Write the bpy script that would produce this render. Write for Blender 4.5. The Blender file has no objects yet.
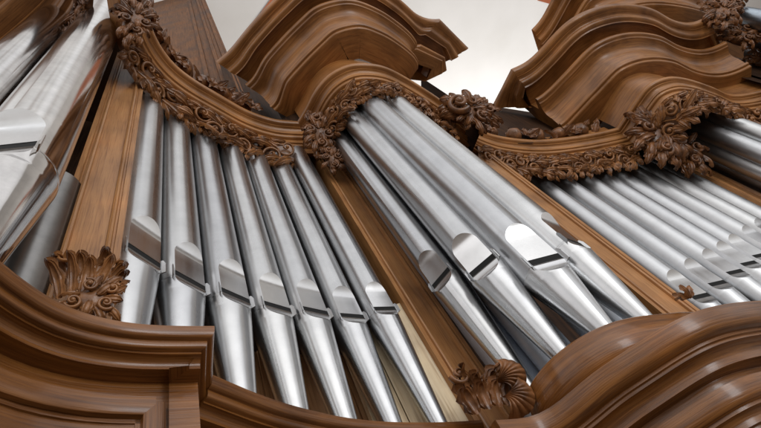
import bpy, math, random
from mathutils import Vector, Matrix, noise
# A church organ seen from below: plan curves are metres in the organ loft (x right, y into the case),
# heights are measured from the eye of the photographer, EYE metres above the nave floor.
EYE = 1.6
sc = bpy.context.scene
col = sc.collection
rad = math.radians

# ------------------------------------------------------------------ mesh builder
class MB:
    def __init__(s): s.v, s.f, s.uv = [], [], []
    def vert(s, p, uv=(0, 0)):
        s.v.append((p[0], p[1], p[2] + EYE)); s.uv.append(uv); return len(s.v) - 1
    def grid(s, rows, uvs, closed=False):
        n = len(rows[0]); base = len(s.v)
        for r, ur in zip(rows, uvs):
            for p, q in zip(r, ur): s.vert(p, q)
        for i in range(len(rows) - 1):
            for j in range(n if closed else n - 1):
                a = base + i * n + j; b = base + i * n + (j + 1) % n
                s.f.append((a, b, b + n, a + n))
        return base
    def poly(s, pts, uvs=None):
        ids = [s.vert(p, uvs[i] if uvs else (p[0], p[2])) for i, p in enumerate(pts)]
        s.f.append(tuple(ids))
    def box(s, c, d, n, w, dep, h):
        """box: centre of base c, horizontal unit dir d, outward n, width, depth, height"""
        P = [(-w/2, -dep/2), (w/2, -dep/2), (w/2, dep/2), (-w/2, dep/2)]
        lo = [Vector((c[0] + d[0]*a + n[0]*b, c[1] + d[1]*a + n[1]*b, c[2])) for a, b in P]
        hi = [p + Vector((0, 0, h)) for p in lo]
        for i in range(4):
            j = (i + 1) % 4; L = w if i % 2 == 0 else dep
            s.poly([lo[i], lo[j], hi[j], hi[i]], [(0, 0), (0, L), (h, L), (h, 0)])
        s.poly(lo[::-1], [(0, 0), (0, w), (dep, w), (dep, 0)]); s.poly(hi, [(0, 0), (w, 0), (w, dep), (0, dep)])
    def build(s, name, mat, parent=None, angle=38, smooth=True):
        me = bpy.data.meshes.new(name)
        me.from_pydata(s.v, [], s.f)
        ul = me.uv_layers.new(name='UVMap')
        for lp in me.loops: ul.data[lp.index].uv = s.uv[lp.vertex_index]
        me.materials.append(mat)
        if smooth:
            for p in me.polygons: p.use_smooth = True
            me.set_sharp_from_angle(angle=rad(angle))
        me.update()
        o = bpy.data.objects.new(name, me); col.objects.link(o)
        if parent:
            o.parent = parent
            o.matrix_parent_inverse = Matrix.Translation(parent.location).inverted() if parent.type == 'EMPTY' else Matrix.Identity(4)
        return o

def empty(name, loc, label, cat, group=None):
    o = bpy.data.objects.new(name, None); col.objects.link(o)
    o.location = (loc[0], loc[1], loc[2] + EYE); o.empty_display_size = .05
    o['label'] = label; o['category'] = cat
    if group: o['group'] = group
    return o

# ------------------------------------------------------------------ materials
def newmat(name):
    m = bpy.data.materials.new(name); m.use_nodes = True
    nt = m.node_tree; b = nt.nodes['Principled BSDF']
    return m, nt, b
def node(nt, t, **k):
    n = nt.nodes.new(t)
    for a, v in k.items():
        if a in n.inputs: n.inputs[a].default_value = v
        else: setattr(n, a, v)
    return n
def ramp(nt, fac, stops):
    r = nt.nodes.new('ShaderNodeValToRGB'); e = r.color_ramp.elements
    while len(e) < len(stops): e.new(.5)
    for q, (p, c) in zip(e, stops): q.position = p; q.color = (*c, 1)
    nt.links.new(fac, r.inputs[0]); return r.outputs[0]
def mix(nt, a, b, fac, mode='MIX'):
    m = nt.nodes.new('ShaderNodeMix'); m.data_type = 'RGBA'; m.blend_type = mode
    for sock, v in ((m.inputs[0], fac), (m.inputs[6], a), (m.inputs[7], b)):
        if hasattr(v, 'is_linked') or hasattr(v, 'node'): nt.links.new(v, sock)
        elif isinstance(v, (int, float)): sock.default_value = v
        else: sock.default_value = (*v, 1)
    return m.outputs[2]

def wood(name, dark, mid, light, rough=.36, grain=1.0, coat=.25, bump=.12):
    """varnished oak: grain runs along u, pores and streaks across v, patches of wear in object space"""
    m, nt, b = newmat(name); L = nt.links
    uv = node(nt, 'ShaderNodeUVMap'); mp = node(nt, 'ShaderNodeMapping')
    mp.inputs['Scale'].default_value = (4.5 * grain, 75 * grain, 1); L.new(uv.outputs[0], mp.inputs[0])
    tc = node(nt, 'ShaderNodeTexCoord')
    big = node(nt, 'ShaderNodeTexNoise', Scale=5.0, Detail=5.0); L.new(tc.outputs['Object'], big.inputs['Vector'])
    g1 = node(nt, 'ShaderNodeTexNoise', Scale=1.0, Detail=6.0, Roughness=.62, Distortion=.7); L.new(mp.outputs[0], g1.inputs['Vector'])
    mp2 = node(nt, 'ShaderNodeMapping'); mp2.inputs['Scale'].default_value = (9 * grain, 260 * grain, 1); L.new(uv.outputs[0], mp2.inputs[0])
    g2 = node(nt, 'ShaderNodeTexNoise', Scale=1.0, Detail=3.0); L.new(mp2.outputs[0], g2.inputs['Vector'])
    c = ramp(nt, g1.outputs['Fac'], [(.3, dark), (.5, mid), (.72, light)])
    pores = ramp(nt, g2.outputs['Fac'], [(.33, (.62, .55, .5)), (.47, (1, 1, 1))])
    c = mix(nt, c, pores, .75, 'MULTIPLY')
    wear = ramp(nt, big.outputs['Fac'], [(.32, (.50, .46, .43)), (.47, (.86, .85, .84)), (.58, (1.0, 1.0, 1.0)), (.70, (1.2, 1.13, 1.05))])
    c = mix(nt, c, wear, .85, 'MULTIPLY')
    L.new(c, b.inputs['Base Color'])
    rr = node(nt, 'ShaderNodeMapRange'); rr.inputs[3].default_value = rough - .09; rr.inputs[4].default_value = rough + .14
    L.new(big.outputs['Fac'], rr.inputs[0]); L.new(rr.outputs[0], b.inputs['Roughness'])
    bp = node(nt, 'ShaderNodeBump', Strength=bump, Distance=.004)
    L.new(g2.outputs['Fac'], bp.inputs['Height']); L.new(bp.outputs[0], b.inputs['Normal'])
    b.inputs['Coat Weight'].default_value = coat; b.inputs['Coat Roughness'].default_value = .14; b.inputs['Specular IOR Level'].default_value = .38
    return m

M = {}
M['oak'] = wood('varnished_oak', (.20, .080, .022), (.315, .132, .037), (.42, .19, .058), coat=.12, rough=.34)
M['oak_post'] = wood('golden_oak', (.32, .14, .046), (.41, .192, .067), (.47, .235, .088), rough=.42, coat=.1, grain=1.1)
M['oak_band'] = wood('light_oak', (.28, .118, .034), (.40, .178, .055), (.50, .24, .08), rough=.36, coat=.12)
M['oak_base'] = wood('polished_oak', (.105, .037, .008), (.195, .073, .016), (.30, .122, .030), rough=.30, coat=.4, bump=.3)
M['oak_shade'] = wood('shaded_oak', (.10, .038, .012), (.17, .07, .022), (.24, .10, .034), rough=.5, coat=0)  # darker copy of the oak, shade put into the wood colour
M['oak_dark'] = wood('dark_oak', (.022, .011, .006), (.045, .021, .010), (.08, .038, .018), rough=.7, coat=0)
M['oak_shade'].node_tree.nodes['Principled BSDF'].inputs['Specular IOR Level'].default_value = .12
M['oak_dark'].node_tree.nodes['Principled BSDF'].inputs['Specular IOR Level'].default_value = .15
M['oak_base'].node_tree.nodes['Principled BSDF'].inputs['Specular IOR Level'].default_value = .25
M['pine'] = wood('bare_pine', (.68, .52, .32), (.80, .66, .45), (.88, .76, .56), rough=.6, grain=.55, coat=0)
M['pine_old'] = wood('old_pine', (.28, .14, .055), (.40, .21, .09), (.5, .28, .13), rough=.6, grain=.6, coat=0)

def carved(name, dark, light):
    m, nt, b = newmat(name); L = nt.links
    tc = node(nt, 'ShaderNodeTexCoord')
    n = node(nt, 'ShaderNodeTexNoise', Scale=26.0, Detail=5.0, Roughness=.6); L.new(tc.outputs['Object'], n.inputs['Vector'])
    n2 = node(nt, 'ShaderNodeTexNoise', Scale=150.0, Detail=2.0); L.new(tc.outputs['Object'], n2.inputs['Vector'])
    L.new(ramp(nt, n.outputs['Fac'], [(.34, dark), (.66, light)]), b.inputs['Base Color'])
    bp = node(nt, 'ShaderNodeBump', Strength=.25, Distance=.003)
    L.new(n2.outputs['Fac'], bp.inputs['Height']); L.new(bp.outputs[0], b.inputs['Normal'])
    b.inputs['Roughness'].default_value = .42; b.inputs['Coat Weight'].default_value = .25; b.inputs['Coat Roughness'].default_value = .15; b.inputs['Specular IOR Level'].default_value = .35
    return m
M['carving'] = carved('carved_walnut', (.075, .028, .009), (.26, .105, .034))
M['carving_light'] = carved('carved_oak', (.12, .046, .014), (.36, .155, .050))

def tin(name, c0, c1, rough, bump=.03):
    m, nt, b = newmat(name); L = nt.links
    b.inputs['Metallic'].default_value = 1
    tc = node(nt, 'ShaderNodeTexCoord'); mp = node(nt, 'ShaderNodeMapping'); mp.inputs['Scale'].default_value = (38, 38, 1.6)
    L.new(tc.outputs['Object'], mp.inputs[0])
    n = node(nt, 'ShaderNodeTexNoise', Scale=1.0, Detail=5.0, Roughness=.6); L.new(mp.outputs[0], n.inputs['Vector'])
    s = node(nt, 'ShaderNodeTexNoise', Scale=14.0, Detail=6.0, Roughness=.65); L.new(tc.outputs['Object'], s.inputs['Vector'])
    c = ramp(nt, s.outputs['Fac'], [(.30, c0), (.64, c1)])
    oi = node(nt, 'ShaderNodeObjectInfo'); tone = ramp(nt, oi.outputs['Random'], [(0, (.90, .90, .91)), (1, (1.06, 1.05, 1.03))])
    c = mix(nt, c, tone, 1.0, 'MULTIPLY')
    L.new(c, b.inputs['Base Color'])
    rr = node(nt, 'ShaderNodeMapRange'); rr.inputs[3].default_value = rough - .07; rr.inputs[4].default_value = rough + .1
    L.new(n.outputs['Fac'], rr.inputs[0]); L.new(rr.outputs[0], b.inputs['Roughness'])
    bp = node(nt, 'ShaderNodeBump', Strength=bump, Distance=.003)
    L.new(n.outputs['Fac'], bp.inputs['Height']); L.new(bp.outputs[0], b.inputs['Normal'])
    return m
M['tin'] = tin('polished_tin', (.48, .487, .495), (.56, .567, .575), .27)
M['tin_big'] = tin('mirror_tin', (.46, .45, .445), (.62, .605, .595), .11)
M['tin_matte'] = tin('brushed_tin', (.50, .51, .52), (.57, .58, .59), .40)
M['tin_shade'] = tin('shaded_tin', (.20, .20, .20), (.28, .275, .27), .3)  # darker copy of the tin, shade put into the metal colour
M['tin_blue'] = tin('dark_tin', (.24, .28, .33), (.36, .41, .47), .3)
M['lip'] = tin('burnished_tin', (.64, .645, .65), (.72, .725, .73), .20, .004)
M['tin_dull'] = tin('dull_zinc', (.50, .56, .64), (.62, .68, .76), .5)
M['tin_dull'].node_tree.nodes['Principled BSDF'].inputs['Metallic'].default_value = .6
m, nt, b = newmat('mouth_shade_black'); b.inputs['Base Color'].default_value = (.004, .004, .004, 1); b.inputs['Roughness'].default_value = .9
M['black'] = m
m, nt, b = newmat('white_plaster'); L = nt.links
tc = node(nt, 'ShaderNodeTexCoord'); n = node(nt, 'ShaderNodeTexNoise', Scale=.9, Detail=6.0); L.new(tc.outputs['Object'], n.inputs['Vector'])
L.new(ramp(nt, n.outputs['Fac'], [(.3, (.74, .725, .70)), (.5, (.80, .79, .775)), (.7, (.85, .84, .83))]), b.inputs['Base Color']); b.inputs['Roughness'].default_value = .9
M['plaster'] = m
m, nt, b = newmat('ochre_red_paint'); L = nt.links
tc = node(nt, 'ShaderNodeTexCoord'); n = node(nt, 'ShaderNodeTexNoise', Scale=3.0, Detail=5.0); L.new(tc.outputs['Object'], n.inputs['Vector'])
L.new(ramp(nt, n.outputs['Fac'], [(.3, (.36, .10, .04)), (.7, (.50, .16, .07))]), b.inputs['Base Color']); b.inputs['Roughness'].default_value = .8
M['ochre'] = m

# ------------------------------------------------------------------ curves and sweeps
def catmull(pts, step=.02):
    pts = [Vector(p) for p in pts]
    out = []
    P = [pts[0] * 2 - pts[1]] + pts + [pts[-1] * 2 - pts[-2]]
    for i in range(1, len(P) - 2):
        a, b, c, d = P[i-1], P[i], P[i+1], P[i+2]
        n = max(2, int((c - b).length / step))
        for k in range(n):
            t = k / n
            out.append(.5 * ((2*b) + (c-a)*t + (2*a-5*b+4*c-d)*t*t + (-a+3*b-3*c+d)*t**3))
    out.append(pts[-1]); return out
def smooth_pts(p, it=2):
    for _ in range(it):
        p = [p[0]] + [(p[i-1] + p[i]*2 + p[i+1]) / 4 for i in range(1, len(p) - 1)] + [p[-1]]
    return p
def path(*segs, step=.02, it=6):
    """smooth each plan segment, keep a mitred corner where two segments join"""
    out = []
    for sgm in segs:
        q = smooth_pts(catmull(sgm, step), it) if len(sgm) > 2 else [Vector(p) for p in sgm]
        if out: q = q[1:]
        out += q
    return out
def normals(pts, first=None, last=None):
    ns = []
    for i in range(len(pts)):
        e = []
        if i > 0: e.append((pts[i] - pts[i-1]).normalized())
        if i < len(pts) - 1: e.append((pts[i+1] - pts[i]).normalized())
        q = [Vector((d.y, -d.x)) for d in e]
        if len(q) == 1: ns.append(q[0])
        else:
            s = (q[0] + q[1])
            s = s.normalized() if s.length > 1e-6 else q[0]
            ns.append(s / max(.45, s.dot(q[0])))
    for v, seq in ((first, list(range(len(pts)))), (last, list(range(len(pts)))[::-1])):
        if not v: continue
        s = 0
        for a, i in enumerate(seq):
            if a: s += (pts[i] - pts[seq[a-1]]).length
            k = max(0, 1 - s/.22)
            if k == 0: break
            ns[i] = ns[i].lerp(Vector(v), k*k*(3 - 2*k))
    return ns
def prof(*cmds):
    """profile in (out, up): plain points, or ('v'|'c', x, y) for a convex / concave quarter round to x, y"""
    out = [Vector(cmds[0])]
    for c in cmds[1:]:
        if isinstance(c[0], str):
            a = out[-1]; bq = Vector(c[1:3]); n = 6
            ctr = Vector((a.x, bq.y)) if c[0] == 'c1' else Vector((bq.x, a.y)) if c[0] == 'c2' else None
            # superellipse quarter between a and b bulging towards corner K
            K = Vector((a.x, bq.y)) if c[0] == 'h' else Vector((bq.x, a.y))
            for k in range(1, n + 1):
                t = k / n; w = .72
                out.append((a*(1-t)**2 + K*(2*t*(1-t))*1.0 + bq*t*t))
        else: out.append(Vector(c))
    return out
def sweep(mb, pts, pf, z0, first=None, last=None, caps=True):
    ns = normals(pts, first, last)
    vl = [0]
    for i in range(1, len(pf)): vl.append(vl[-1] + (pf[i] - pf[i-1]).length)
    rows, uvs = [], []; u = 0
    for i, (p, n) in enumerate(zip(pts, ns)):
        if i: u += (p - pts[i-1]).length
        rows.append([Vector((p.x + n.x*q.x, p.y + n.y*q.x, z0 + q.y)) for q in pf])
        uvs.append([(u, v) for v in vl])
    mb.grid(rows, uvs)
    if caps:
        for r in (rows[0], rows[-1][::-1]):
            mb.poly(r, [(q.z, q.x) for q in r])
    return rows
def offset(pts, d):
    return [p + n * d for p, n in zip(pts, normals(pts))]
def resample(pts, n):
    L = [0]
    for i in range(1, len(pts)): L.append(L[-1] + (pts[i] - pts[i-1]).length)
    out = []; j = 0
    for k in range(n):
        s = L[-1] * k / (n - 1)
        while j < len(pts) - 2 and L[j+1] < s: j += 1
        t = 0 if L[j+1] == L[j] else (s - L[j]) / (L[j+1] - L[j])
        out.append(pts[j].lerp(pts[j+1], min(1, max(0, t))))
    return out

# ------------------------------------------------------------------ carving
def leaf(mb, o, t, n, Ln, W, curl=1.3, lift=.35, lobes=4, rng=random, twist=0.0):
    """acanthus leaf: spine starts at o along t, rises off the ground along n and curls over at the tip"""
    t = t.normalized(); n = (n - t * n.dot(t)).normalized(); s = t.cross(n)
    nu, nv = 12, 12
    rows, uvs = [], []
    p = Vector(o); ph = lift
    for i in range(nu + 1):
        u = i / nu
        d = t * math.cos(ph) + n * math.sin(ph)
        up = n * math.cos(ph) - t * math.sin(ph)
        sd = s * math.cos(twist*u) + up * math.sin(twist*u)
        w = W * (.30 + .70 * math.sin(math.pi * min(1, .15 + .75 * u))) * math.sqrt(max(.0, 1 - u ** 6) + .02)
        lob = abs(math.sin(math.pi * lobes * (u + .02)))
        row = []
        for j in range(nv + 1):
            v = 2 * j / nv - 1
            av = abs(v)
            ww = w * (1 - .50 * av ** 3 * (1 - lob))
            hgt = W * (.30 * (1 - av ** 2) - .20 * math.exp(-(v / .16) ** 2) - .28 * av ** 2.5) \
                  + W * .16 * math.cos(math.pi * 2 * lobes * u) * av ** 1.5 + W * .07 * math.cos(math.pi * 6 * v)
            row.append(p + sd * (v * ww) + up * hgt + d * (av ** 2 * W * .35))
        rows.append(row); uvs.append([(u, j / nv) for j in range(nv + 1)])
        p = p + d * (Ln / nu)
        ph += (-curl * (.25 + 1.9 * u * u)) / nu * 1.25
    mb.grid(rows, uvs)
def scroll(mb, o, t, n, R, r, turns=1.4, sgn=1):
    """volute: a tapered tube wound in the plane of t and its side, coming forward at the eye"""
    t = t.normalized(); n = (n - t * n.dot(t)).normalized(); s = t.cross(n) * sgn
    N = int(22 * turns); rows, uvs = [], []
    for i in range(N + 1):
        u = i / N; a = turns * 2 * math.pi * u; rr = R * (1 - u) ** .8 + R * .1
        c = Vector(o) + t * (math.cos(a) * rr) + s * (math.sin(a) * rr) + n * (R * .55 * u)
        rad_d = t * math.cos(a) + s * math.sin(a)
        rt = r * (1 - .45 * u)
        rows.append([c + rad_d * (math.cos(b) * rt) + n * (math.sin(b) * rt * 1.25) for b in [2*math.pi*k/8 for k in range(8)]])
        uvs.append([(u, k / 8) for k in range(8)])
    mb.grid(rows, uvs, closed=True)
    c = Vector(o) + n * (R * .5); ball(mb, c, r * 1.25)
def ball(mb, c, r, sq=1.0, dent=0.0, ax=None):
    c = Vector(c); rows, uvs = [], []
    for i in range(9):
        th = math.pi * i / 8; row = []
        for j in range(12):
            a = 2*math.pi*j/12; k = r * (1 - dent * math.exp(-(th / .5) ** 2) + .04 * math.sin(5*a) * math.sin(th))
            d = Vector((math.sin(th)*math.cos(a), math.sin(th)*math.sin(a), math.cos(th)*sq)) * k
            if ax is not None: d = ax @ d
            row.append(c + d)
        rows.append(row); uvs.append([(i/8, j/12) for j in range(12)])
    mb.grid(rows, uvs, closed=True)
def flower(mb, c, n, r, petals=6):
    n = n.normalized(); a0 = n.orthogonal().normalized(); b0 = n.cross(a0)
    for k in range(petals):
        a = 2*math.pi*k/petals
        d = a0*math.cos(a) + b0*math.sin(a)
        leaf(mb, c + d*r*.15, d, n, r*.95, r*.42, curl=.9, lift=.75, lobes=1)
    ball(mb, c + n*r*.3, r*.28)
def shell(mb, o, t, n, Ln, W, ribs=7):
    """ridged fan shell rolled over at its rim"""
    t = t.normalized(); n = (n - t*n.dot(t)).normalized(); s = t.cross(n)
    rows, uvs = [], []
    for i in range(13):
        u = i/12; ph = .9 - 2.3*u
        row = []
        for j in range(ribs*6 + 1):
            q = j/(ribs*6)*2 - 1; a = q*1.25*(.35 + .65*u)
            rr = Ln*u
            rib = abs(math.cos(math.pi*ribs*(q+1)/2))*W*.13*(.3+.7*u)
            row.append(Vector(o) + t*(rr*math.cos(a)*.95) + s*(W*1.25*u*math.sin(a)) + n*(Ln*.5*math.sin(math.pi*min(1,u*.82+.06)) + rib - q*q*W*.18))
        rows.append(row); uvs.append([(u, j/(ribs*6)) for j in range(ribs*6+1)])
    mb.grid(rows, uvs)

def valance(mb, pts, zlo, zhi, seed, size=.085, out=.02, step=.022, depth=.02, lean=.5):
    """foliage hanging under a band: pts plan curve; zlo/zhi functions of 0..1 along it"""
    rng = random.Random(seed)
    total = sum((pts[i]-pts[i-1]).length for i in range(1, len(pts)))
    n = max(3, int(total/step)); q = resample(pts, n); nn = normals(q)
    rows, uvs = [], []
    for i, (p, m_) in enumerate(zip(q, nn)):
        u = i/(n-1); a, b = zlo(u), zhi(u)
        a2 = a + (b-a)*.62
        rows.append([Vector((p.x - m_.x*depth, p.y - m_.y*depth, b)), Vector((p.x, p.y, b - (b-a)*.1)), Vector((p.x - m_.x*(.01 + lean*(b-a)*.6), p.y - m_.y*(.01 + lean*(b-a)*.6), b - (b-a)*.6))])
        uvs.append([(u*total, k*.03) for k in range(3)])
    mb.grid(rows, uvs)
    fine = resample(pts, max(8, int(total/.006))); fn = normals(fine); m = len(fine) - 1
    def at(k, zz, o=0.0):
        k = max(0, min(m, k)); p, m_ = fine[k], fn[k]
        o -= lean*(zhi(k/m) - zz)
        return Vector((p.x + m_.x*(out + o), p.y + m_.y*(out + o), zz)), Vector((m_.x, m_.y, -.75)).normalized(), Vector((-m_.y, m_.x, 0))
    lam = size*1.55; per = max(2, int(round(total/lam)))
    stem, su = [], []
    for k in range(m + 1):
        u = k/m; a, b = zlo(u), zhi(u); h = b - a
        c, nr, tn = at(k, (a*.45 + b*.55) + h*.20*math.sin(2*math.pi*per*u))
        stem.append([c + Vector((0, 0, 1))*(math.cos(w)*size*.055) + nr*(math.sin(w)*size*.07) for w in [2*math.pi*g/6 for g in range(6)]]); su.append([(u, g/6) for g in range(6)])
    mb.grid(stem, su, closed=True)
    for g in range(per*2):
        u = (g + .5)/(per*2); k = int(u*m); a, b = zlo(u), zhi(u); h = b - a
        up = 1 if g % 2 else -1                    # side of the stem that is open here
        c, nr, tn = at(k, (a*.45 + b*.55) + up*h*.14, .004)
        fl = 1 if u < .5 else -1
        scroll(mb, c, tn*fl, nr, h*rng.uniform(.17, .22), size*.075, 1.35, up*fl)
        c, nr, tn = at(k, (a*.45 + b*.55) - up*h*.16, .0)
        for q_ in range(3):
            d = tn*fl*rng.uniform(.6, 1.0) + Vector((0, 0, -up*rng.uniform(-.2, 1.1)))
            leaf(mb, c + tn*(q_ - 1)*size*.28 + nr*.004*q_, d, nr + tn*rng.uniform(-.3, .3), h*rng.uniform(.50, .78), size*rng.uniform(.20, .28), curl=rng.uniform(1.0, 2.0), lift=rng.uniform(.25, .6), lobes=3, twist=rng.uniform(-.5, .5))
        for q_ in range(3):                        # fringe of hanging leaf tips
            c, nr, tn = at(k + int((q_ - 1)*size*.26/total*m), a + h*rng.uniform(.28, .42), .002)
            leaf(mb, c, Vector((-nr.x*.5, -nr.y*.5, -1)) + tn*fl*rng.uniform(-.2, .9), nr, h*rng.uniform(.30, .52), size*rng.uniform(.15, .22), curl=rng.uniform(.6, 1.8), lift=rng.uniform(.2, .6), lobes=2, twist=rng.uniform(-.5, .5))
        c, nr, tn = at(k, b - h*.08, .0)
        leaf(mb, c, tn*fl + Vector((0, 0, rng.uniform(-.5, .2))), nr, h*rng.uniform(.35, .5), size*.17, curl=1.4, lift=.4, lobes=2)
def cluster(mb, c, n, t, size, seed, count=16, spread=(1, 1)):
    """knot of acanthus leaves and scrolls wrapped over a low mound round c, facing n, with long axis t"""
    rng = random.Random(seed); c = Vector(c); n = Vector(n).normalized(); t = Vector(t); t = (t - n*t.dot(n)).normalized(); s = t.cross(n)
    B = Matrix((t*spread[1], s*spread[0], n*.55)).transposed()
    ball(mb, c, size*.72, ax=B)
    N = int(count*1.3)
    for k in range(N):
        a = k*2.399; r = math.sqrt((k + .5)/N); h = math.sqrt(max(0, 1 - r*r))
        o = c + B @ Vector((math.cos(a)*r, math.sin(a)*r, h))*size*.72
        nrm = (t*(math.cos(a)*r*.7/spread[1]) + s*(math.sin(a)*r*.7/spread[0]) + n*(h + .5)).normalized()
        d = t*(math.cos(a)*1.6 + rng.uniform(-.4, .4)) + s*(math.sin(a)*.8 + rng.uniform(-.5, .5))
        leaf(mb, o, d, nrm, size*rng.uniform(.62, 1.0), size*rng.uniform(.17, .27), curl=rng.uniform(1.3, 2.6), lift=rng.uniform(.25, .6), lobes=rng.choice((3, 4)), twist=rng.uniform(-.6, .6))
    for k in range(4):
        a = k*1.571 + rng.uniform(-.4, .4); r = .62
        o = c + B @ Vector((math.cos(a)*r, math.sin(a)*r, math.sqrt(1 - r*r)))*size*.95
        scroll(mb, o, t*math.cos(a) + s*math.sin(a), n, size*.26, size*.075, 1.5, 1 if k % 2 else -1)
def capital(mb, c, d, z0, h, w, seed):
    """two tiers of leaves growing up a post and rolling outwards at their tips"""
    rng = random.Random(seed); d = Vector(d).normalized(); n = Vector((d.y, -d.x, 0))
    for tier, cnt in ((1, 4), (0, 5)):
        for k in range(cnt):
            q = (k + .5)/cnt*2 - 1
            o = Vector((c[0], c[1], z0 + h*.45*tier)) + d*(q*w*.55) + n*(.012 + .012*(1 - tier) - .02*q*q)
            leaf(mb, o, Vector((0, 0, 1)) + d*(q*.28 + .12), n + d*q*.6, h*rng.uniform(.75, 1.0), w*rng.uniform(.16, .22), curl=-rng.uniform(1.7, 2.5), lift=.12, lobes=3, twist=rng.uniform(-.3, .3))
    for sg in (-1, 1):
        scroll(mb, Vector((c[0], c[1], z0 + h*1.02)) + d*(sg*w*.5) + n*.03, d*sg, n, w*.17, w*.05, 1.5, sg)
        leaf(mb, Vector((c[0], c[1], z0 + h*.9)) + n*.02, d*sg + Vector((0, 0, .25)), n, w*.7, w*.15, curl=-1.6, lift=.2, lobes=2)

# ------------------------------------------------------------------ organ pipes
def organ_pipe(xy, R, zm, ztop, ztoe, az, label, group, tinmat='tin', wr=.73, toe=.30, ears=True, lipk=3.0, back=1.0):
    """az: direction of the mouth slot in plan. Parts: body, foot, upper_lip, lower_lip, mouth, two ears"""
    n = Vector((math.sin(rad(az)), -math.cos(rad(az)), 0)); s = Vector((math.cos(rad(az)), math.sin(rad(az)), 0))
    x, y = xy; w = R * wr                          # half width of the mouth
    root = empty('organ_pipe', (x, y, ztoe), label, 'organ pipe', group)
    gap = R * .37; zl0 = zm - gap * .5; zl1 = zm + gap * .5     # slot
    lh = w * lipk                                  # height of the upper lip from slot to the top of its arch
    NB, NF = 40, 8
    def ring(z, rr, hw):
        """hw: half width of the flattened front at this height"""
        hw = max(hw, R * .02); th = math.asin(min(.999, hw / rr)); f = math.sqrt(rr*rr - hw*hw)
        backv = []
        for k in range(NB + 1):
            a = th + (2*math.pi - 2*th) * k / NB
            backv.append(Vector((x, y, z)) + n*(rr*math.cos(a)) + s*(rr*math.sin(a)))
        front = []
        for k in range(NF + 1):
            front.append(Vector((x, y, z)) + n*f + s*(-hw + 2*hw*k/NF))
        return backv, front
    def hw_up(z):
        q = z - zl1; flat = lh - w
        if q <= flat: return w
        q = (q - flat) / w
        return w * math.sqrt(max(0, 1 - q*q)) if q < 1 else 0
    body, lip, low, mouth, foot = MB(), MB(), MB(), MB(), MB()
    zs = [zl0, zl1] + [zl1 + (lh - w) * k / 3 for k in (1, 2, 3)] + [zl1 + lh - w + w * math.sin(math.pi/2*k/10) for k in range(1, 11)]
    zs += [zl1 + lh + .01] + [zl1 + lh + (ztop - zl1 - lh) * k / 8 for k in range(1, 9)]
    RB, RF = [], []
    for z in zs:
        b_, f_ = ring(z, R, hw_up(z)); RB.append(b_); RF.append(f_)
    body.grid(RB, [[(z, k/NB) for k in range(NB+1)] for z in zs])
    k0 = next(i for i, z in enumerate(zs) if z >= zl1 + lh + .005)
    body.grid(RF[k0-1:], [[(z, k/NF) for k in range(NF+1)] for z in zs[k0-1:]])
    # turned-over top edge and dark inside
    rin = ring(ztop - .0, R*.9, 0)[0]; rdn = ring(ztop - R*2, R*.88, 0)[0]
    body.grid([RB[-1], rin, rdn], [[(0, k/NB) for k in range(NB+1)]]*3)
    lip.grid(RF[1:k0], [[(z, k/NF) for k in range(NF+1)] for z in zs[1:k0]])
    mo = [[p - n*R*.015 for p in RF[0]], [p - n*R*.015 for p in RF[1]]]
    mouth.grid(mo, [[(0, 0)]*(NF+1)]*2)  # black sheet across the slot stands in for the shade inside
    # foot: cone with a flattened lower lip under the slot
    ll = w * 1.0
    fz = [zl0 - ll * k / 8 for k in range(9)] + [zl0 - ll - (zl0 - ll - ztoe) * k / 9 for k in range(1, 10)]
    FB, FF = [], []
    for i, z in enumerate(fz):
        q = (zl0 - z) / (zl0 - ztoe); rr = R * (1 - (1 - toe) * max(0, q - .02))
        if q < .02: rr = R
        d = (zl0 - z) / ll
        hw = w * math.sqrt(max(0, 1 - d*d)) if d < 1 else 0
        hw = min(hw, rr * .97)
        b_, f_ = ring(z, rr, hw); FB.append(b_); FF.append(f_)
    foot.grid(FB[::-1], [[(z, k/NB) for k in range(NB+1)] for z in fz[::-1]])
    foot.grid(FF[8:][::-1], [[(z, k/NF) for k in range(NF+1)] for z in fz[8:][::-1]])
    lowr = [[p + n*R*.03 for p in FF[0]]] + FF[:9]
    low.grid(lowr[::-1], [[(0, k/NF) for k in range(NF+1)] for _ in lowr])
    # solder bead where body and foot meet
    bead = []
    for dz, dr in ((.05, .0), (.03, .010), (-.03, .010), (-.05, .0)):
        bead.append(ring(zl0 + dz*R*1.2, R*(1+dr), w)[0])
    foot.grid(bead[::-1], [[(0, k/NB) for k in range(NB+1)]]*4)
    body.build('body', M[tinmat], root, 30); foot.build('foot', M[tinmat], root, 30)
    lip.build('upper_lip', M['lip'], root, 40); low.build('lower_lip', M['lip'], root, 40); mouth.build('mouth', M['black'], root)
    if ears:
        for sg in (-1, 1):
            e = MB(); eh = R*.82; ed = R*.17; th = R*.045
            base = Vector((x, y, zm - eh*.42)) + s*(sg*(w + th)) + n*(math.sqrt(R*R - w*w) - R*.06)
            tilt = s*(sg*R*.10)
            pf = [(0, 0), (ed, eh*.03), (ed, eh*.70), (ed*.55, eh*.98), (0, eh)]
            A = [base + n*a + tilt*(a/ed) + Vector((0, 0, b_)) for a, b_ in pf]; B = [p + s*(sg*th) for p in A]
            e.poly(A); e.poly(B[::-1])
            for i in range(len(A)):
                j = (i+1) % len(A); e.poly([A[j], A[i], B[i], B[j]])
            e.build('ear', M[tinmat], root, 10)
    return root

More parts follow.
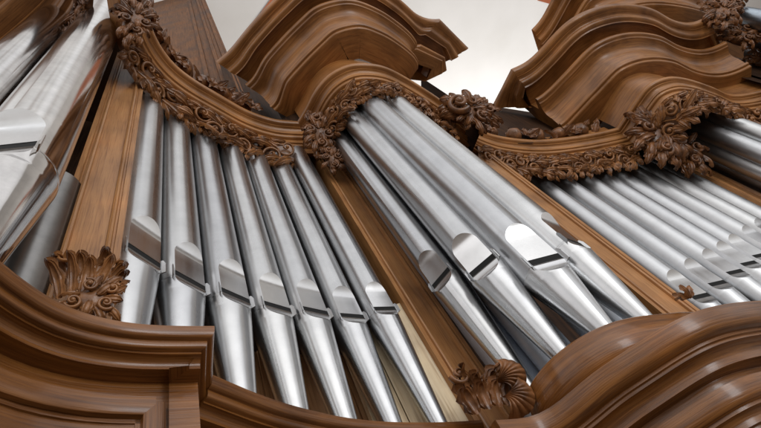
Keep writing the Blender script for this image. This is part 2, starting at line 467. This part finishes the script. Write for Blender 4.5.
# field between the left post and the middle tower
G1 = 'tin pipes in the curved field left of centre'
fld = [((-.4711, .470), .0585, 84, 'widest and leftmost tin pipe of the curved field, next to the left carved post'),
       ((-.4476, .587), .0575, 79, 'second tin pipe right of the left carved post, in the curved field'),
       ((-.4026, .6946), .056, 73, 'third tin pipe right of the left carved post, in the curved field'),
       ((-.351, .7975), .0535, 65, 'middle one of the seven tin pipes in the curved field'),
       ((-.2882, .8826), .0515, 60, 'third tin pipe left of the middle post, in the curved field'),
       ((-.2252, .9746), .0495, 52, 'second tin pipe left of the middle post, over pale boards'),
       ((-.1426, 1.0234), .0455, 45, 'slimmest tin pipe of the curved field, right against the middle post')]
def behind(p, R, az):
    """axis of a pipe whose mouth face stands at p"""
    return (p[0] - math.sin(rad(az))*R*.68, p[1] + math.cos(rad(az))*R*.68)
for p, R, az, lab in fld: organ_pipe(behind(p, R, az), R, 1.0, 2.62 - .06*fld.index((p, R, az, lab)), .535, az, lab, G1)
# middle tower
G2 = 'large tin pipes in the round middle tower'
tow = [((.0369, 1.052), .049, -20, 1.0, 'leftmost tin pipe of the round middle tower, beside the middle post'),
       ((.1425, .9978), .055, -8, .9, 'second tin pipe of the round middle tower, with its mouth turned left'),
       ((.2704, .9999), .061, 28, .8, 'front pipe of the round middle tower, with the largest and lowest mouth'),
       ((.376, 1.07), .055, 58, .85, 'tin pipe with a folded ear at the right of the round middle tower')]
for p, R, az, zm, lab in tow: organ_pipe(behind(p, R, az), R, zm, 2.5, .53, az, lab, G2)
# right field
G3 = 'slim tin pipes in the long field on the right'
rf = [((0.86, 2.085), 1.034), ((0.988, 2.168), 1.08), ((1.12, 2.254), 1.12), ((1.23, 2.325), 1.152), ((1.332, 2.391), 1.185), ((1.462, 2.476), 1.231), ((1.582, 2.554), 1.27), ((1.699, 2.63), 1.31)]
ordn = ['first', 'second', 'third', 'fourth', 'fifth', 'sixth', 'seventh', 'eighth', 'ninth', 'tenth']
for i, (p, zm) in enumerate(rf):
    organ_pipe(p, .064, zm, 2.5, .66, 33, '%s slim tin pipe right of the third post, in the long field' % ordn[i], G3, 'tin_matte', ears=False, lipk=3.2)
# big pipes of the left tower
G4 = 'big mirror-bright pipes of the left tower'
organ_pipe((-.475, .172), .072, .925, 2.68, .5, 30, 'very large shiny tin pipe left of the left post, black mouth at the photo edge', G4, 'tin_big', lipk=2.3)
organ_pipe((-.635, .095), .07, .90, 2.62, .5, 10, 'large shiny tin pipe at the far left, cut by the photo edge', G4, 'tin_big', lipk=2.3)
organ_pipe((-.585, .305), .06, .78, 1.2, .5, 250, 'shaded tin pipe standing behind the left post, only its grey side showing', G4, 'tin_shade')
# right tower
G5 = 'tin pipes in the right tower under the carved arch'
for p, zm, lab in (((2.144, 2.533), .8, 'topmost of the tin pipes coming out under the right carved arch'), ((2.031, 2.542), .85, 'second tin pipe from the top under the right carved arch'),
                   ((1.997, 2.64), .9, 'third tin pipe from the top under the right carved arch'), ((2.045, 2.80), .95, 'lowest tin pipe under the right carved arch, next to the dark post')):
    organ_pipe(p, .058, zm, 2.6, .55, 30, lab, G5, 'tin_matte')
G6 = 'dark bluish pipes of the upper tower at the top right corner'
for p, lab in (((3.27, 2.68), 'uppermost dark bluish pipe in the top right corner'), ((3.30, 2.85), 'middle dark bluish pipe in the top right corner'), ((3.345, 3.02), 'lowest dark bluish pipe in the top right corner')):
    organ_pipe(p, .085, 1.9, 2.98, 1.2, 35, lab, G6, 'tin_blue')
# inner pipes seen in the dark between the feet of the tower pipes
G7 = 'bluish inner pipes behind the middle tower'
for p, lab in (((.15, 1.155), 'bluish inner pipe in the shade left of the front tower pipe foot'), ((.285, 1.17), 'bluish inner pipe in the shade right of the front tower pipe foot'), ((.05, 1.19), 'bluish inner pipe in the shade beside the middle post')):
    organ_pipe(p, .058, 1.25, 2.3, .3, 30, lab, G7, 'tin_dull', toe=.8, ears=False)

# ------------------------------------------------------------------ the case
case = empty('organ_case', (.2, 1.2, 0), 'carved brown oak organ case with curved cornices, posts and acanthus foliage around the tin pipes', 'organ case')
def post(c, az, w, z0, z1, label=None, dep=.07):
    """moulded post: a panel sunk between two beaded edges, swept upright"""
    d = Vector((math.cos(rad(az)), math.sin(rad(az)))); n = Vector((d.y, -d.x)); h = w/2
    X = [(-h, -dep), (-h, 0), (-h+.10*w, 0), (-h+.115*w, -.005), (-h+.15*w, -.005), (-h+.165*w, .001), (-h+.20*w, .003), (-h+.235*w, .001), (-h+.25*w, -.007)]
    X += [(-a, b_) for a, b_ in X[::-1]]
    mb = MB(); rows, uvs = [], []; L = [0]
    for i in range(1, len(X)): L.append(L[-1] + abs(X[i][0]-X[i-1][0]) + abs(X[i][1]-X[i-1][1]))
    for k in range(9):
        z = z0 + (z1 - z0)*k/8
        rows.append([Vector((c[0] + d.x*a + n.x*b_, c[1] + d.y*a + n.y*b_, z)) for a, b_ in X]); uvs.append([(z, v) for v in L])
    mb.grid([r[::-1] for r in rows], [u[::-1] for u in uvs])
    o = mb.build('post', M['oak_post'], case, 25)
    if label: o['label'] = label
    return o
post((-.497, .352), 47, .118, .45, 2.5)
post((-.052, 1.142), 45, .122, .45, 2.35)
post((.622, 1.632), 37, .155, .45, 2.35)
post((1.865, 2.685), 42, .20, .45, 2.4, 'dark brown oak post at the right edge')

# lower cornices, one for each section of the case front
base_left = [(-.27, -.06), (-.335, .03), (-.372, .11), (-.3875, .1763), (-.391, .2227), (-.3906, .2534), (-.3841, .2876), (-.3697, .3199), (-.3534, .3476), (-.3342, .3724), (-.3104, .4001), (-.2878, .4243)]
base_field = [(-.3505, .4967), (-.3434, .5305), (-.3366, .567), (-.3277, .606), (-.3172, .6429), (-.3036, .6811), (-.2896, .7188), (-.273, .7588), (-.2329, .8347), (-.1836, .9083), (-.1275, .9843), (-.0775, 1.0434)]
base_tower = [(-.0425, .8737), (-.0088, .9161), (.0252, .9494), (.0755, .9506), (.1274, .9373), (.1767, .9317), (.2256, .9374), (.2849, .938), (.3495, .9512), (.3916, .9677), (.4361, .9968), (.4866, 1.0385), (.5373, 1.0854), (.62, 1.17), (.72, 1.30)]
cornice = prof((-.10, .002), (0, 0), (.0, -.004), ('h', -.014, -.030), (-.018, -.031), (-.018, -.036), ('h', -.027, -.050), (-.034, -.051), (-.034, -.056),
               ('v', -.058, -.072), (-.058, -.078), (-.100, -.079), (-.102, -.32))
cornice_round = prof((-.12, .002), (-.004, .002), (0, 0), ('h', -.020, -.046), (-.026, -.047), (-.026, -.053), (-.031, -.054), (-.031, -.060), ('v', -.056, -.082), (-.056, -.088),
                    (-.086, -.089), (-.087, -.108), (-.070, -.110), ('h', -.082, -.146), (-.088, -.147), (-.088, -.153), ('v', -.104, -.168), (-.104, -.174), (-.112, -.175), ('h', -.120, -.196), (-.126, -.197), (-.128, -.42))
def scaled(pf, k): return [Vector((p.x*k, p.y*k)) for p in pf[:-1]] + [Vector((pf[-1].x*k, pf[-1].y))]
def cornice_run(segs, z, first=None, last=None, name='base_cornice', pf=cornice, mat='oak_base', step=.02, it=6):
    mb = MB(); r = sweep(mb, path(*segs, step=step, it=it), pf, z, first, last)
    return mb.build(name, M[mat], case, 28)
cornice_run([base_left, [base_left[-1], (-.3505, .4967), (-.385, .545)]], .58, it=3, pf=scaled(cornice, .60))
cornice_run([base_field], .58, it=4, pf=scaled(cornice, .65))
cornice_run([base_tower], .47, it=3, pf=cornice_round)
def frame_run(pts, z, last_drop=True):
    """raised panel frame below the cornice, turning down at its end"""
    mb = MB()
    pf = prof((-.004, .016), (.012, .012), ('h', .006, -.014), (.001, -.015), (.001, -.021), ('v', -.006, -.032))
    q = path(pts, it=4); sweep(mb, q, pf, z)
    e = q[-1]; t = (q[-1] - q[-2]).normalized(); n = Vector((t.y, -t.x))
    rows, uvs = [], []
    for k in range(2):
        zz = z + .004 - k*.3
        rows.append([Vector((e.x + n.x*a.x + t.x*(a.y), e.y + n.y*a.x + t.y*(a.y), zz)) for a in pf]); uvs.append([(zz, i*.01) for i in range(len(pf))])
    mb.grid(rows[::-1], uvs)
    return mb.build('panel_frame', M['oak_base'], case, 30)
bl = path(base_left, it=3)
frame_run([tuple(p) for p in offset(bl, -.061)[:-2:4]], .488)

# rounded plinth ring under the tower pipes
pl = [(.02, 1.06), (.03, 1.02), (.0484, .9919), (.0801, .9731), (.1185, .9549), (.1667, .9512), (.2171, .9578), (.2743, .9809), (.33, 1.0209), (.3869, 1.0731), (.435, 1.1156), (.50, 1.19)]
ringp = prof((-.08, .0), (-.02, .0), ('v', .0, -.02), (.006, -.045), ('h', -.012, -.085), (-.02, -.14))
cornice_run([pl], .562, name='plinth', pf=ringp, it=3)

# band under the crown: one moulded run over fields and towers with mitred corners
band_field = [(-.2485, .1655), (-.2819, .2132), (-.3234, .2757), (-.3463, .3518), (-.3509, .4446), (-.3278, .5409), (-.2962, .62), (-.2628, .7057), (-.225, .7917), (-.1552, .8918), (-.0722, .9661)]
band_tower = [(-.0722, .9661), (.0051, .93), (.0751, .8903), (.1682, .8626), (.2783, .8759), (.3562, .9207), (.4297, .9884), (.5003, 1.1036), (.5813, 1.2641), (.6399, 1.3996), (.6869, 1.5325)]
band_right = [(.6869, 1.5325), (.7058, 1.5829), (.8191, 1.74), (1.032, 1.9345), (1.2797, 2.0916), (1.4843, 2.2), (1.5468, 2.2286)]
band_far = [(1.5483, 2.2294), (1.6102, 2.19), (1.7224, 2.118), (1.8189, 2.08), (1.9622, 2.1205), (2.0998, 2.2318), (2.2696, 2.414), (2.4197, 2.5865), (2.6509, 2.7177), (2.95, 2.83)]
bandp = prof((-.08, .02), (-.012, .02), ('v', .0, .008), ('h', -.010, -.008), (-.016, -.009), (-.016, -.016), ('v', -.030, -.040), (-.030, -.046), (-.036, -.047), ('h', -.044, -.060),
             (-.050, -.061), (-.050, -.085), (-.056, -.086), ('h', -.062, -.096), (-.068, -.097), (-.072, -.13), (-.10, -.13))
mb = MB(); band_all = path(band_field, band_tower, band_right, band_far, it=3)
sweep(mb, band_all, scaled(bandp, 1.28), 2.3); mb.build('entablature_band', M['oak_band'], case, 28)

def tower_wall(seg, z1):
    mb = MB(); sweep(mb, offset(path(seg, it=3), -.035), [Vector((0, z1)), Vector((0, -.02))], 2.3, caps=False); return mb.build('tower_wall', M['oak'], case, 28)
tower_wall(band_tower[:-2], .60); tower_wall(band_far, .42); tower_wall(band_right, .12); tower_wall(band_field, .12)
# crowns over the two towers
crown = [(-.2613, .6731), (-.1671, .665), (-.0022, .6216), (.1875, .5846), (.3752, .5718), (.5883, .6547), (.7331, .8143), (.824, .9839), (.8709, 1.1041), (.9411, 1.1874), (.9918, 1.2165)]
crownp = prof((-.25, .004), (-.004, .004), (0, 0), (-.001, -.006), ('h', -.026, -.040), (-.033, -.041), (-.033, -.048), ('v', -.052, -.062), (-.052, -.068), ('h', -.070, -.090), (-.078, -.091), (-.082, -.099),
              (-.084, -.070), (-.185, -.075), (-.186, -.165), (-.138, -.168), ('v', -.122, -.176), ('h', -.132, -.203), (-.140, -.205), (-.145, -.212), ('v', -.205, -.30), (-.222, -.365), (-.212, -.370), ('h', -.219, -.390), (-.226, -.391), ('h', -.236, -.412), (-.246, -.413), (-.38, -.425))
crownp_c = next(i for i, p in enumerate(crownp) if p.y < -.2115) + 1
crownp_d = next(i for i, p in enumerate(crownp) if p.y < -.0985) + 1
mb = MB()
sweep(mb, path(crown, it=3), crownp, 2.95, first=(-.52, -1.16), last=(1.85, .1))
ret = crownp[:crownp_c] + [Vector((-.20, -.215))]
sweep(mb, [Vector(crown[-1]), Vector((1.04, 1.355)), Vector((1.0864, 1.4833))], ret, 2.95, first=(1.85, .1), last=(2.0, .4)); mb.build('crown_cornice', M['oak'], case, 28)
crown2 = [(1.3103, 1.8099), (1.4329, 1.835), (1.5615, 1.81), (1.7308, 1.76), (1.8821, 1.755), (2.0684, 1.806), (2.2354, 1.8923), (2.3628, 1.9881), (2.4681, 2.0865), (2.5873, 2.2418), (2.7264, 2.3677), (2.8233, 2.4132), (2.906, 2.4236)]
k2 = [Vector(p) for p in crownp]; k2 = [Vector((p.x*1.3, p.y)) for p in crownp]
mb = MB(); sweep(mb, path(crown2, [crown2[-1], (3.0, 2.75)], it=12), k2, 2.95, first=(-.064, -1.22))
sweep(mb, [Vector((1.08, 1.9755)), Vector((1.196, 1.894)), Vector(crown2[0])], k2[:crownp_d], 2.95, first=(-2.04, -1.19), last=(-.064, -1.22)); mb.build('crown_cornice', M['oak'], case, 28)
# the storey above on the right
crown3 = [(1.9301, 2.0672), (2.0339, 2.0451), (2.1673, 1.9453), (2.3838, 1.8579), (2.8495, 2.0081), (3.4063, 2.4321), (3.8046, 2.9208), (4.0231, 3.2166)]
mb = MB(); sweep(mb, path(crown3, it=20), [Vector((p.x*1.25, p.y)) for p in crownp], 3.70, first=(0, -1.2), caps=False); mb.build('crown_cornice', M['oak'], case, 28)

# ------------------------------------------------------------------ carved work
def lin(*kv):
    def f(u):
        for (a, b_), (c, d) in zip(kv, kv[1:]):
            if u <= c: return b_ + (d - b_)*(u - a)/(c - a)
        return kv[-1][1]
    return f
for seg, cut, d, lo, hi, seed, sz, st in ((band_field, (6, -2), -.070, lin((0, 2.03), (1, 2.0)), 2.185, 1, .088, .021), (band_tower, (3, -8), -.070, lin((0, 2.03), (.3, 2.08), (.8, 2.07), (1, 2.02)), 2.185, 2, .08, .021),
                                          (band_right, (2, None), -.070, lin((0, 2.02), (1, 2.01)), 2.185, 3, .105, .026), (band_far, (3, -4), -.08, lin((0, 1.98), (.3, 2.02), (1, 2.0)), 2.185, 4, .13, .034)):
    mb = MB(); valance(mb, offset(path(seg, it=4), d)[cut[0]:cut[1]], lo, lin((0, hi), (1, hi)), seed, size=sz, step=st); mb.build('carved_valance', M['carving_light'], case, 60)

def crest(pts, z, seed, size, step, fr, name='carved_crest'):
    rng = random.Random(seed); mb = MB()
    total = sum((pts[i]-pts[i-1]).length for i in range(1, len(pts))); n = int(total/step); q = resample(pts, n); nn = normals(q)
    fruits = []
    for i, (p, m_) in enumerate(zip(q, nn)):
        tan = Vector((-m_.y, m_.x, 0)); c = Vector((p.x, p.y, z)); nr = Vector((m_.x, m_.y, -.1))
        for k in range(2):
            d = tan*rng.choice((-1, 1))*rng.uniform(.4, 1) + Vector((m_.x*.5, m_.y*.5, rng.uniform(-.1, .9)))
            leaf(mb, c + tan*rng.uniform(-.02, .02), d, nr + Vector((0, 0, rng.uniform(-.5, .3))), size*rng.uniform(.7, 1.15), size*rng.uniform(.16, .24), curl=rng.uniform(.6, 1.8), lift=rng.uniform(.2, .8), lobes=3, twist=rng.uniform(-.6, .6))
        if i % 2 == 1: fruits.append(c + nr*size*.35 + Vector((0, 0, size*.2)))
        elif i % 4 == 2: flower(mb, c + nr*size*.45, nr, size*.42)
    o = mb.build(name, M['carving'], case, 60)
    for c in fruits:
        f = MB(); ball(f, c, fr*rng.uniform(.85, 1.2), dent=.2, ax=Matrix.Rotation(rng.uniform(1.2, 2.4), 3, 'X')); f.build('fruit', M['carving'], o, 60)
crest([p for p in offset(path(band_field, it=4), -.055)][2:-10], 2.40, 11, .115, .045, .03)
crest([p for p in offset(path(band_right, it=4), -.06)][1:-6], 2.38, 12, .13, .075, .045)

def carve(name, *cl):
    mb = MB()
    for c, n, t, size, seed, cnt, sp in cl: cluster(mb, c, n, t, size, seed, cnt, sp)
    return mb
UPV = (0, 0, 1)
carve('x', ((-.331, .212, 2.10), (.75, -.55, -.5), UPV, .07, 21, 20, (.8, 2.0))).build('carved_cartouche', M['carving'], case, 60)
carve('x', ((-.025, 1.0, 2.12), (.45, -.8, -.5), (.1, .1, 1), .085, 22, 22, (.8, 1.5)), ((-.04, 1.06, 1.96), (.4, -.8, -.4), UPV, .055, 23, 12, (.8, 1.3))).build('carved_cartouche', M['carving'], case, 60)
mb = carve('x', ((.66, 1.40, 2.16), (.6, -.75, -.5), (.5, .8, .2), .115, 24, 26, (.8, 1.5)))
scroll(mb, Vector((.63, 1.30, 2.13)), Vector((.5, .5, -.8)), Vector((.3, -.8, -.5)), .05, .016, 1.5)
mb.build('carved_cartouche', M['carving'], case, 60)
for c_ in (((1.66, 2.31, 2.13), (.4, -.85, -.5), (.3, .3, 1), .165, 25, 28, (.95, 1.4)), ((1.75, 2.46, 2.05), (.4, -.85, -.5), UPV, .13, 26, 18, (.9, 1.3))):
    carve('x', c_).build('carved_cartouche', M['carving'], case, 60)
# capitals at the feet of the posts
mb = MB(); capital(mb, (-.464, .343), (.69, .73, 0), .715, .085, .064, 27); cluster(mb, (-.442, .345, .705), (.72, -.6, -.3), (.5, .5, .5), .040, 37, 12, (.9, 1.2)); mb.build('carved_capital', M['carving_light'], case, 60)
mb = MB(); capital(mb, (-.045, 1.01), (.71, .71, 0), .55, .085, .11, 28)
shell(mb, Vector((-.01, 1.01, .61)), Vector((.85, .2, -.1)), Vector((.3, -.9, -.3)), .075, .04, 8)
shell(mb, Vector((-.01, .995, .565)), Vector((.75, .2, -.8)), Vector((.3, -.9, -.3)), .07, .04, 8)
mb.build('carved_capital', M['carving'], case, 60)
mb = MB(); c = Vector((.455, 1.10, .565))
for k in range(5): leaf(mb, c, Vector((math.cos(k*1.2)*.8, math.sin(k*1.2)*.8, .9)), Vector((.4, -.8, .2)), .034, .011, curl=1.2, lift=.3, lobes=2)
mb.build('carved_finial', M['carving_light'], case, 60)

# ------------------------------------------------------------------ inside of the case
def wallrun(pts, z0, z1, mat, name, parent=case, planks=None, label=None):
    mb = MB(); q = [Vector(p) for p in pts]; u = 0; rows, uvs = [], []
    for i, p in enumerate(q):
        if i: u += (p - q[i-1]).length
        rows.append([Vector((p.x, p.y, z0)), Vector((p.x, p.y, z1))]); uvs.append([(z0, u), (z1, u)])
    mb.grid(rows, uvs)
    o = mb.build(name, M[mat], parent, 20)
    if label: o['label'] = label
    return o
back = [(-1.6, .0), (-1.0, .35), (-.75, .65), (-.55, 1.02), (-.25, 1.32), (.1, 1.45), (.5, 1.75), (.85, 2.55), (1.6, 2.95), (2.3, 3.3), (3.4, 4.1)]
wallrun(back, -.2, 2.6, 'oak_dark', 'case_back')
front = offset(band_all, -.09)
A_ = resample(front[16:], 120); B_ = resample([Vector(p) for p in back[2:]], 120)
mb = MB(); mb.grid([[Vector((a.x, a.y, 2.40)), Vector((b_.x, b_.y, 2.40))] for a, b_ in zip(A_, B_)], [[(i*.03, 0), (i*.03, .5)] for i in range(120)])
mb.build('case_shade_roof', M['oak_dark'], case)  # dark sheet added to keep light from above out of the case
mb = MB(); mb.poly([(-1.7, -.3, 2.72), (-.62, -.1, 2.72), (-.36, .32, 2.72), (-.62, .85, 2.72), (-1.7, .4, 2.72)][::-1]); mb.build('case_shade_roof', M['oak_dark'], case)  # same added light block, set higher over the left tower
# boards of the wind chest behind the feet of the curved field
mb = MB()
bd = [(-.60, .50), (-.57, .62), (-.53, .73), (-.47, .85), (-.40, .955), (-.33, 1.04), (-.25, 1.11)]
for i in range(len(bd)-1):
    a, b_ = Vector(bd[i]), Vector(bd[i+1]); t = (b_-a).normalized(); n = Vector((t.y, -t.x)); c = (a+b_)/2
    mb.box((c.x + n.x*.006*(i % 2), c.y + n.y*.006*(i % 2), .30), (t.x, t.y), (n.x, n.y), (b_-a).length - .003, .02, .66)
mb.build('chest_board', M['pine_old'], case, 20)['label'] = 'old brown boards behind the pipe feet'
mb = MB()
for k, z in enumerate((.42, .60)):
    q = [Vector((x_, y_)) + Vector((.055, -.035)) for x_, y_ in bd[1:]]
    sweep(mb, q, prof((-.02, .03), (0, .03), (0, -.03), (-.02, -.03)), z)
mb.build('chest_rail', M['pine_old'], case, 20)
mb = MB()
for a, b_, z in (((-.30, 1.02), (-.235, 1.075), .96), ((-.23, 1.075), (-.165, 1.11), 1.02), ((-.16, 1.10), (-.098, 1.127), 1.07)):
    a, b_ = Vector(a), Vector(b_); t = (b_-a).normalized(); n = Vector((t.y, -t.x)); c = (a+b_)/2
    mb.box((c.x, c.y, .35), (t.x, t.y), (n.x, n.y), (b_-a).length, .02, z - .35)
mb.build('chest_board', M['pine'], case, 20)['label'] = 'pale bare pine boards beside the middle post'

# upper body of the case above the band
wallrun([(-1.5, .55), (-.95, .72), (-.36, .90)], 2.3, 7.9, 'oak_shade', 'upper_panel')
def pilaster(c, az, w, z0, z1):
    d = Vector((math.cos(rad(az)), math.sin(rad(az)))); n = Vector((d.y, -d.x)); h = w/2
    X = [(-h, -.12), (-h, 0), (-h*.72, 0), (-h*.70, -.02), (-h*.1, -.02), (-h*.06, .012), (h*.2, .012), (h*.24, .0), (h*.5, .0), (h*.54, .015), (h*.8, .015), (h*.85, 0), (h, 0), (h, -.25)]
    mb = MB(); L = [0]
    for i in range(1, len(X)): L.append(L[-1] + abs(X[i][0]-X[i-1][0]) + abs(X[i][1]-X[i-1][1]))
    rows = [[Vector((c[0] + d.x*a + n.x*b_, c[1] + d.y*a + n.y*b_, z)) for a, b_ in X][::-1] for z in (z0, z1)]
    mb.grid(rows, [[(z, v) for v in L][::-1] for z in (z0, z1)]); return mb.build('pilaster', M['oak_shade'], case, 25)
pilaster((-.345, .885), 20, .20, 2.3, 7.2)
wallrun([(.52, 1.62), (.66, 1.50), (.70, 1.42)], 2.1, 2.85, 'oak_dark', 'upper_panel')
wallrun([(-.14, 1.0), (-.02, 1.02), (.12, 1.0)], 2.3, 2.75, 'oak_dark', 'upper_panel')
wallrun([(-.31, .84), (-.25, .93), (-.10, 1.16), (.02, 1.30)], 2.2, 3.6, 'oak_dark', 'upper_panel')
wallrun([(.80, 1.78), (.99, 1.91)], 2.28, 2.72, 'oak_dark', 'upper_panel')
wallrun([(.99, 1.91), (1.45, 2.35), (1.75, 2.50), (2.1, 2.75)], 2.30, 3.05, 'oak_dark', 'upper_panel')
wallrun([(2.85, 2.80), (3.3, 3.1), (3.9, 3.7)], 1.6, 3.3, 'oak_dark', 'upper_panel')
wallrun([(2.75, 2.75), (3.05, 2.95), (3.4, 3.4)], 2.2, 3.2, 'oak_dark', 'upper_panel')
for c_ in (((3.02, 2.48, 2.95), (.3, -.9, -.4), (.5, .6, .6), .13, 31, 20, (.9, 1.5)), ((3.10, 2.72, 2.85), (.3, -.9, -.4), (.3, .9, -.2), .12, 32, 18, (.9, 1.5)), ((3.17, 2.50, 3.05), (.3, -.9, -.4), (.8, .3, .3), .12, 33, 16, (1, 1.4)), ((3.22, 2.98, 2.78), (.3, -.9, -.4), (.8, .5, 0), .11, 34, 16, (1, 1.4))):
    carve('x', c_).build('carved_cartouche', M['carving'], case, 60)
# edge of the left tower's own arch at the top left
lb = [(-1.35, .11), (-1.0, .095), (-.80, .085), (-.68, .075), (-.58, .06), (-.50, .03), (-.45, -.03)]
mb = MB(); sweep(mb, path(lb, it=3), prof((-.08, -.12), (-.06, -.12), (-.06, -.03), ('v', -.02, 0), (0, 0), (.01, .012), ('h', .05, .05), (.055, .05), (.06, .065), ('v', .14, .09), (.145, .10), (.22, .12), (.225, .135), ('h', .30, .20), (.30, .3)), 2.42); mb.build('entablature_band', M['oak'], case, 28)
mb = MB(); valance(mb, offset(path(lb, it=3), -.06), lin((0, 2.22), (1, 2.22)), lin((0, 2.33), (1, 2.33)), 5, size=.06); mb.build('carved_valance', M['carving'], case, 60)

# ------------------------------------------------------------------ church ceiling behind
mb = MB(); mb.poly([(-12, .5, 8), (16, .5, 8), (16, 22, 8), (-12, 22, 8)][::-1]); o = mb.build('ceiling', M['plaster'], None, smooth=False); o['kind'] = 'structure'
mb = MB(); mb.poly([(-.30, 1.80, 7.99), (.60, 1.52, 7.99), (.75, 1.95, 7.99), (-.2, 2.3, 7.99)]); mb.poly([(.60, 1.52, 7.99), (1.5, 1.25, 7.99), (1.8, 1.7, 7.99), (.75, 1.95, 7.99)])
mb.poly([(4.43, 4.05, 7.99), (4.70, 4.31, 7.99), (5.6, 4.2, 7.99), (5.3, 3.7, 7.99)]); o = mb.build('ceiling_rib', M['ochre'], None, smooth=False); o['kind'] = 'structure'

# ------------------------------------------------------------------ light
w = bpy.data.worlds.new('World'); sc.world = w; w.use_nodes = True; nt = w.node_tree; L = nt.links
bg = nt.nodes['Background']
tc = node(nt, 'ShaderNodeTexCoord'); sep = node(nt, 'ShaderNodeSeparateXYZ'); L.new(tc.outputs['Generated'], sep.inputs[0])
mr = node(nt, 'ShaderNodeMapRange'); mr.inputs[1].default_value = -1; mr.inputs[2].default_value = 1; L.new(sep.outputs['Z'], mr.inputs[0])
zr = ramp(nt, mr.outputs[0], [(0.0, (.13, .10, .075)), (.38, (.46, .43, .40)), (.56, (.95, .94, .93)), (1.0, (1.0, 1.0, 1.0))])
wv = node(nt, 'ShaderNodeTexNoise', Scale=1.9, Detail=2.0, Distortion=.8); mp = node(nt, 'ShaderNodeMapping'); mp.inputs['Scale'].default_value = (1, 1, .4)
L.new(tc.outputs['Generated'], mp.inputs[0]); L.new(mp.outputs[0], wv.inputs['Vector'])
st = ramp(nt, wv.outputs['Fac'], [(.36, (.42, .37, .35)), (.43, (.62, .58, .56)), (.48, (.84, .83, .82)), (.56, (1.0, 1.0, 1.01)), (.66, (1.12, 1.12, 1.14))])
L.new(mix(nt, zr, st, 1.0, 'MULTIPLY'), bg.inputs['Color']); bg.inputs['Strength'].default_value = 1.02
def area(name, loc, target, sx, sy, power, colr):
    l = bpy.data.lights.new(name, 'AREA'); l.shape = 'RECTANGLE'; l.size = sx; l.size_y = sy; l.energy = power; l.color = colr
    o = bpy.data.objects.new(name, l); col.objects.link(o); o.location = (loc[0], loc[1], loc[2] + EYE)
    o.rotation_euler = (Vector(target) + Vector((0, 0, EYE)) - o.location).to_track_quat('-Z', 'Y').to_euler(); return o
area('window_light', (5.0, -4.5, 3.0), (.3, 1.0, 1.4), 7.0, 7.0, 135, (1.0, .985, .97))
area('window_light', (-2.5, -6.0, 4.0), (.0, 1.0, 1.6), 5.0, 7.0, 75, (.95, .97, 1.0))
area('side_window_light', (6.0, -3.2, 1.0), (.2, .9, .9), 1.5, 3.5, 110, (.94, .97, 1.0))
area('ceiling_fill_light', (1.5, 8.0, 4.2), (.8, 4.0, 8.0), 5.0, 5.0, 470, (1.0, .99, .97))  # added fill lamp behind the case, only there to whiten the ceiling

# ------------------------------------------------------------------ camera
cam = bpy.data.cameras.new('camera'); co = bpy.data.objects.new('camera', cam); col.objects.link(co); sc.camera = co
right = Vector((.819612, .460137, -.341336)); down = Vector((-.572919, .658267, -.488312)); fwd = Vector((0, .595784, .803144))
mat = Matrix((right, -down, -fwd)).transposed().to_4x4(); mat.translation = Vector((0, 0, EYE)); co.matrix_world = mat
cam.sensor_width = 36; cam.lens = 500/761*36; cam.clip_start = .02; cam.clip_end = 100
sc.view_settings.view_transform = 'Standard'; sc.view_settings.look = 'None'; sc.view_settings.exposure = 0
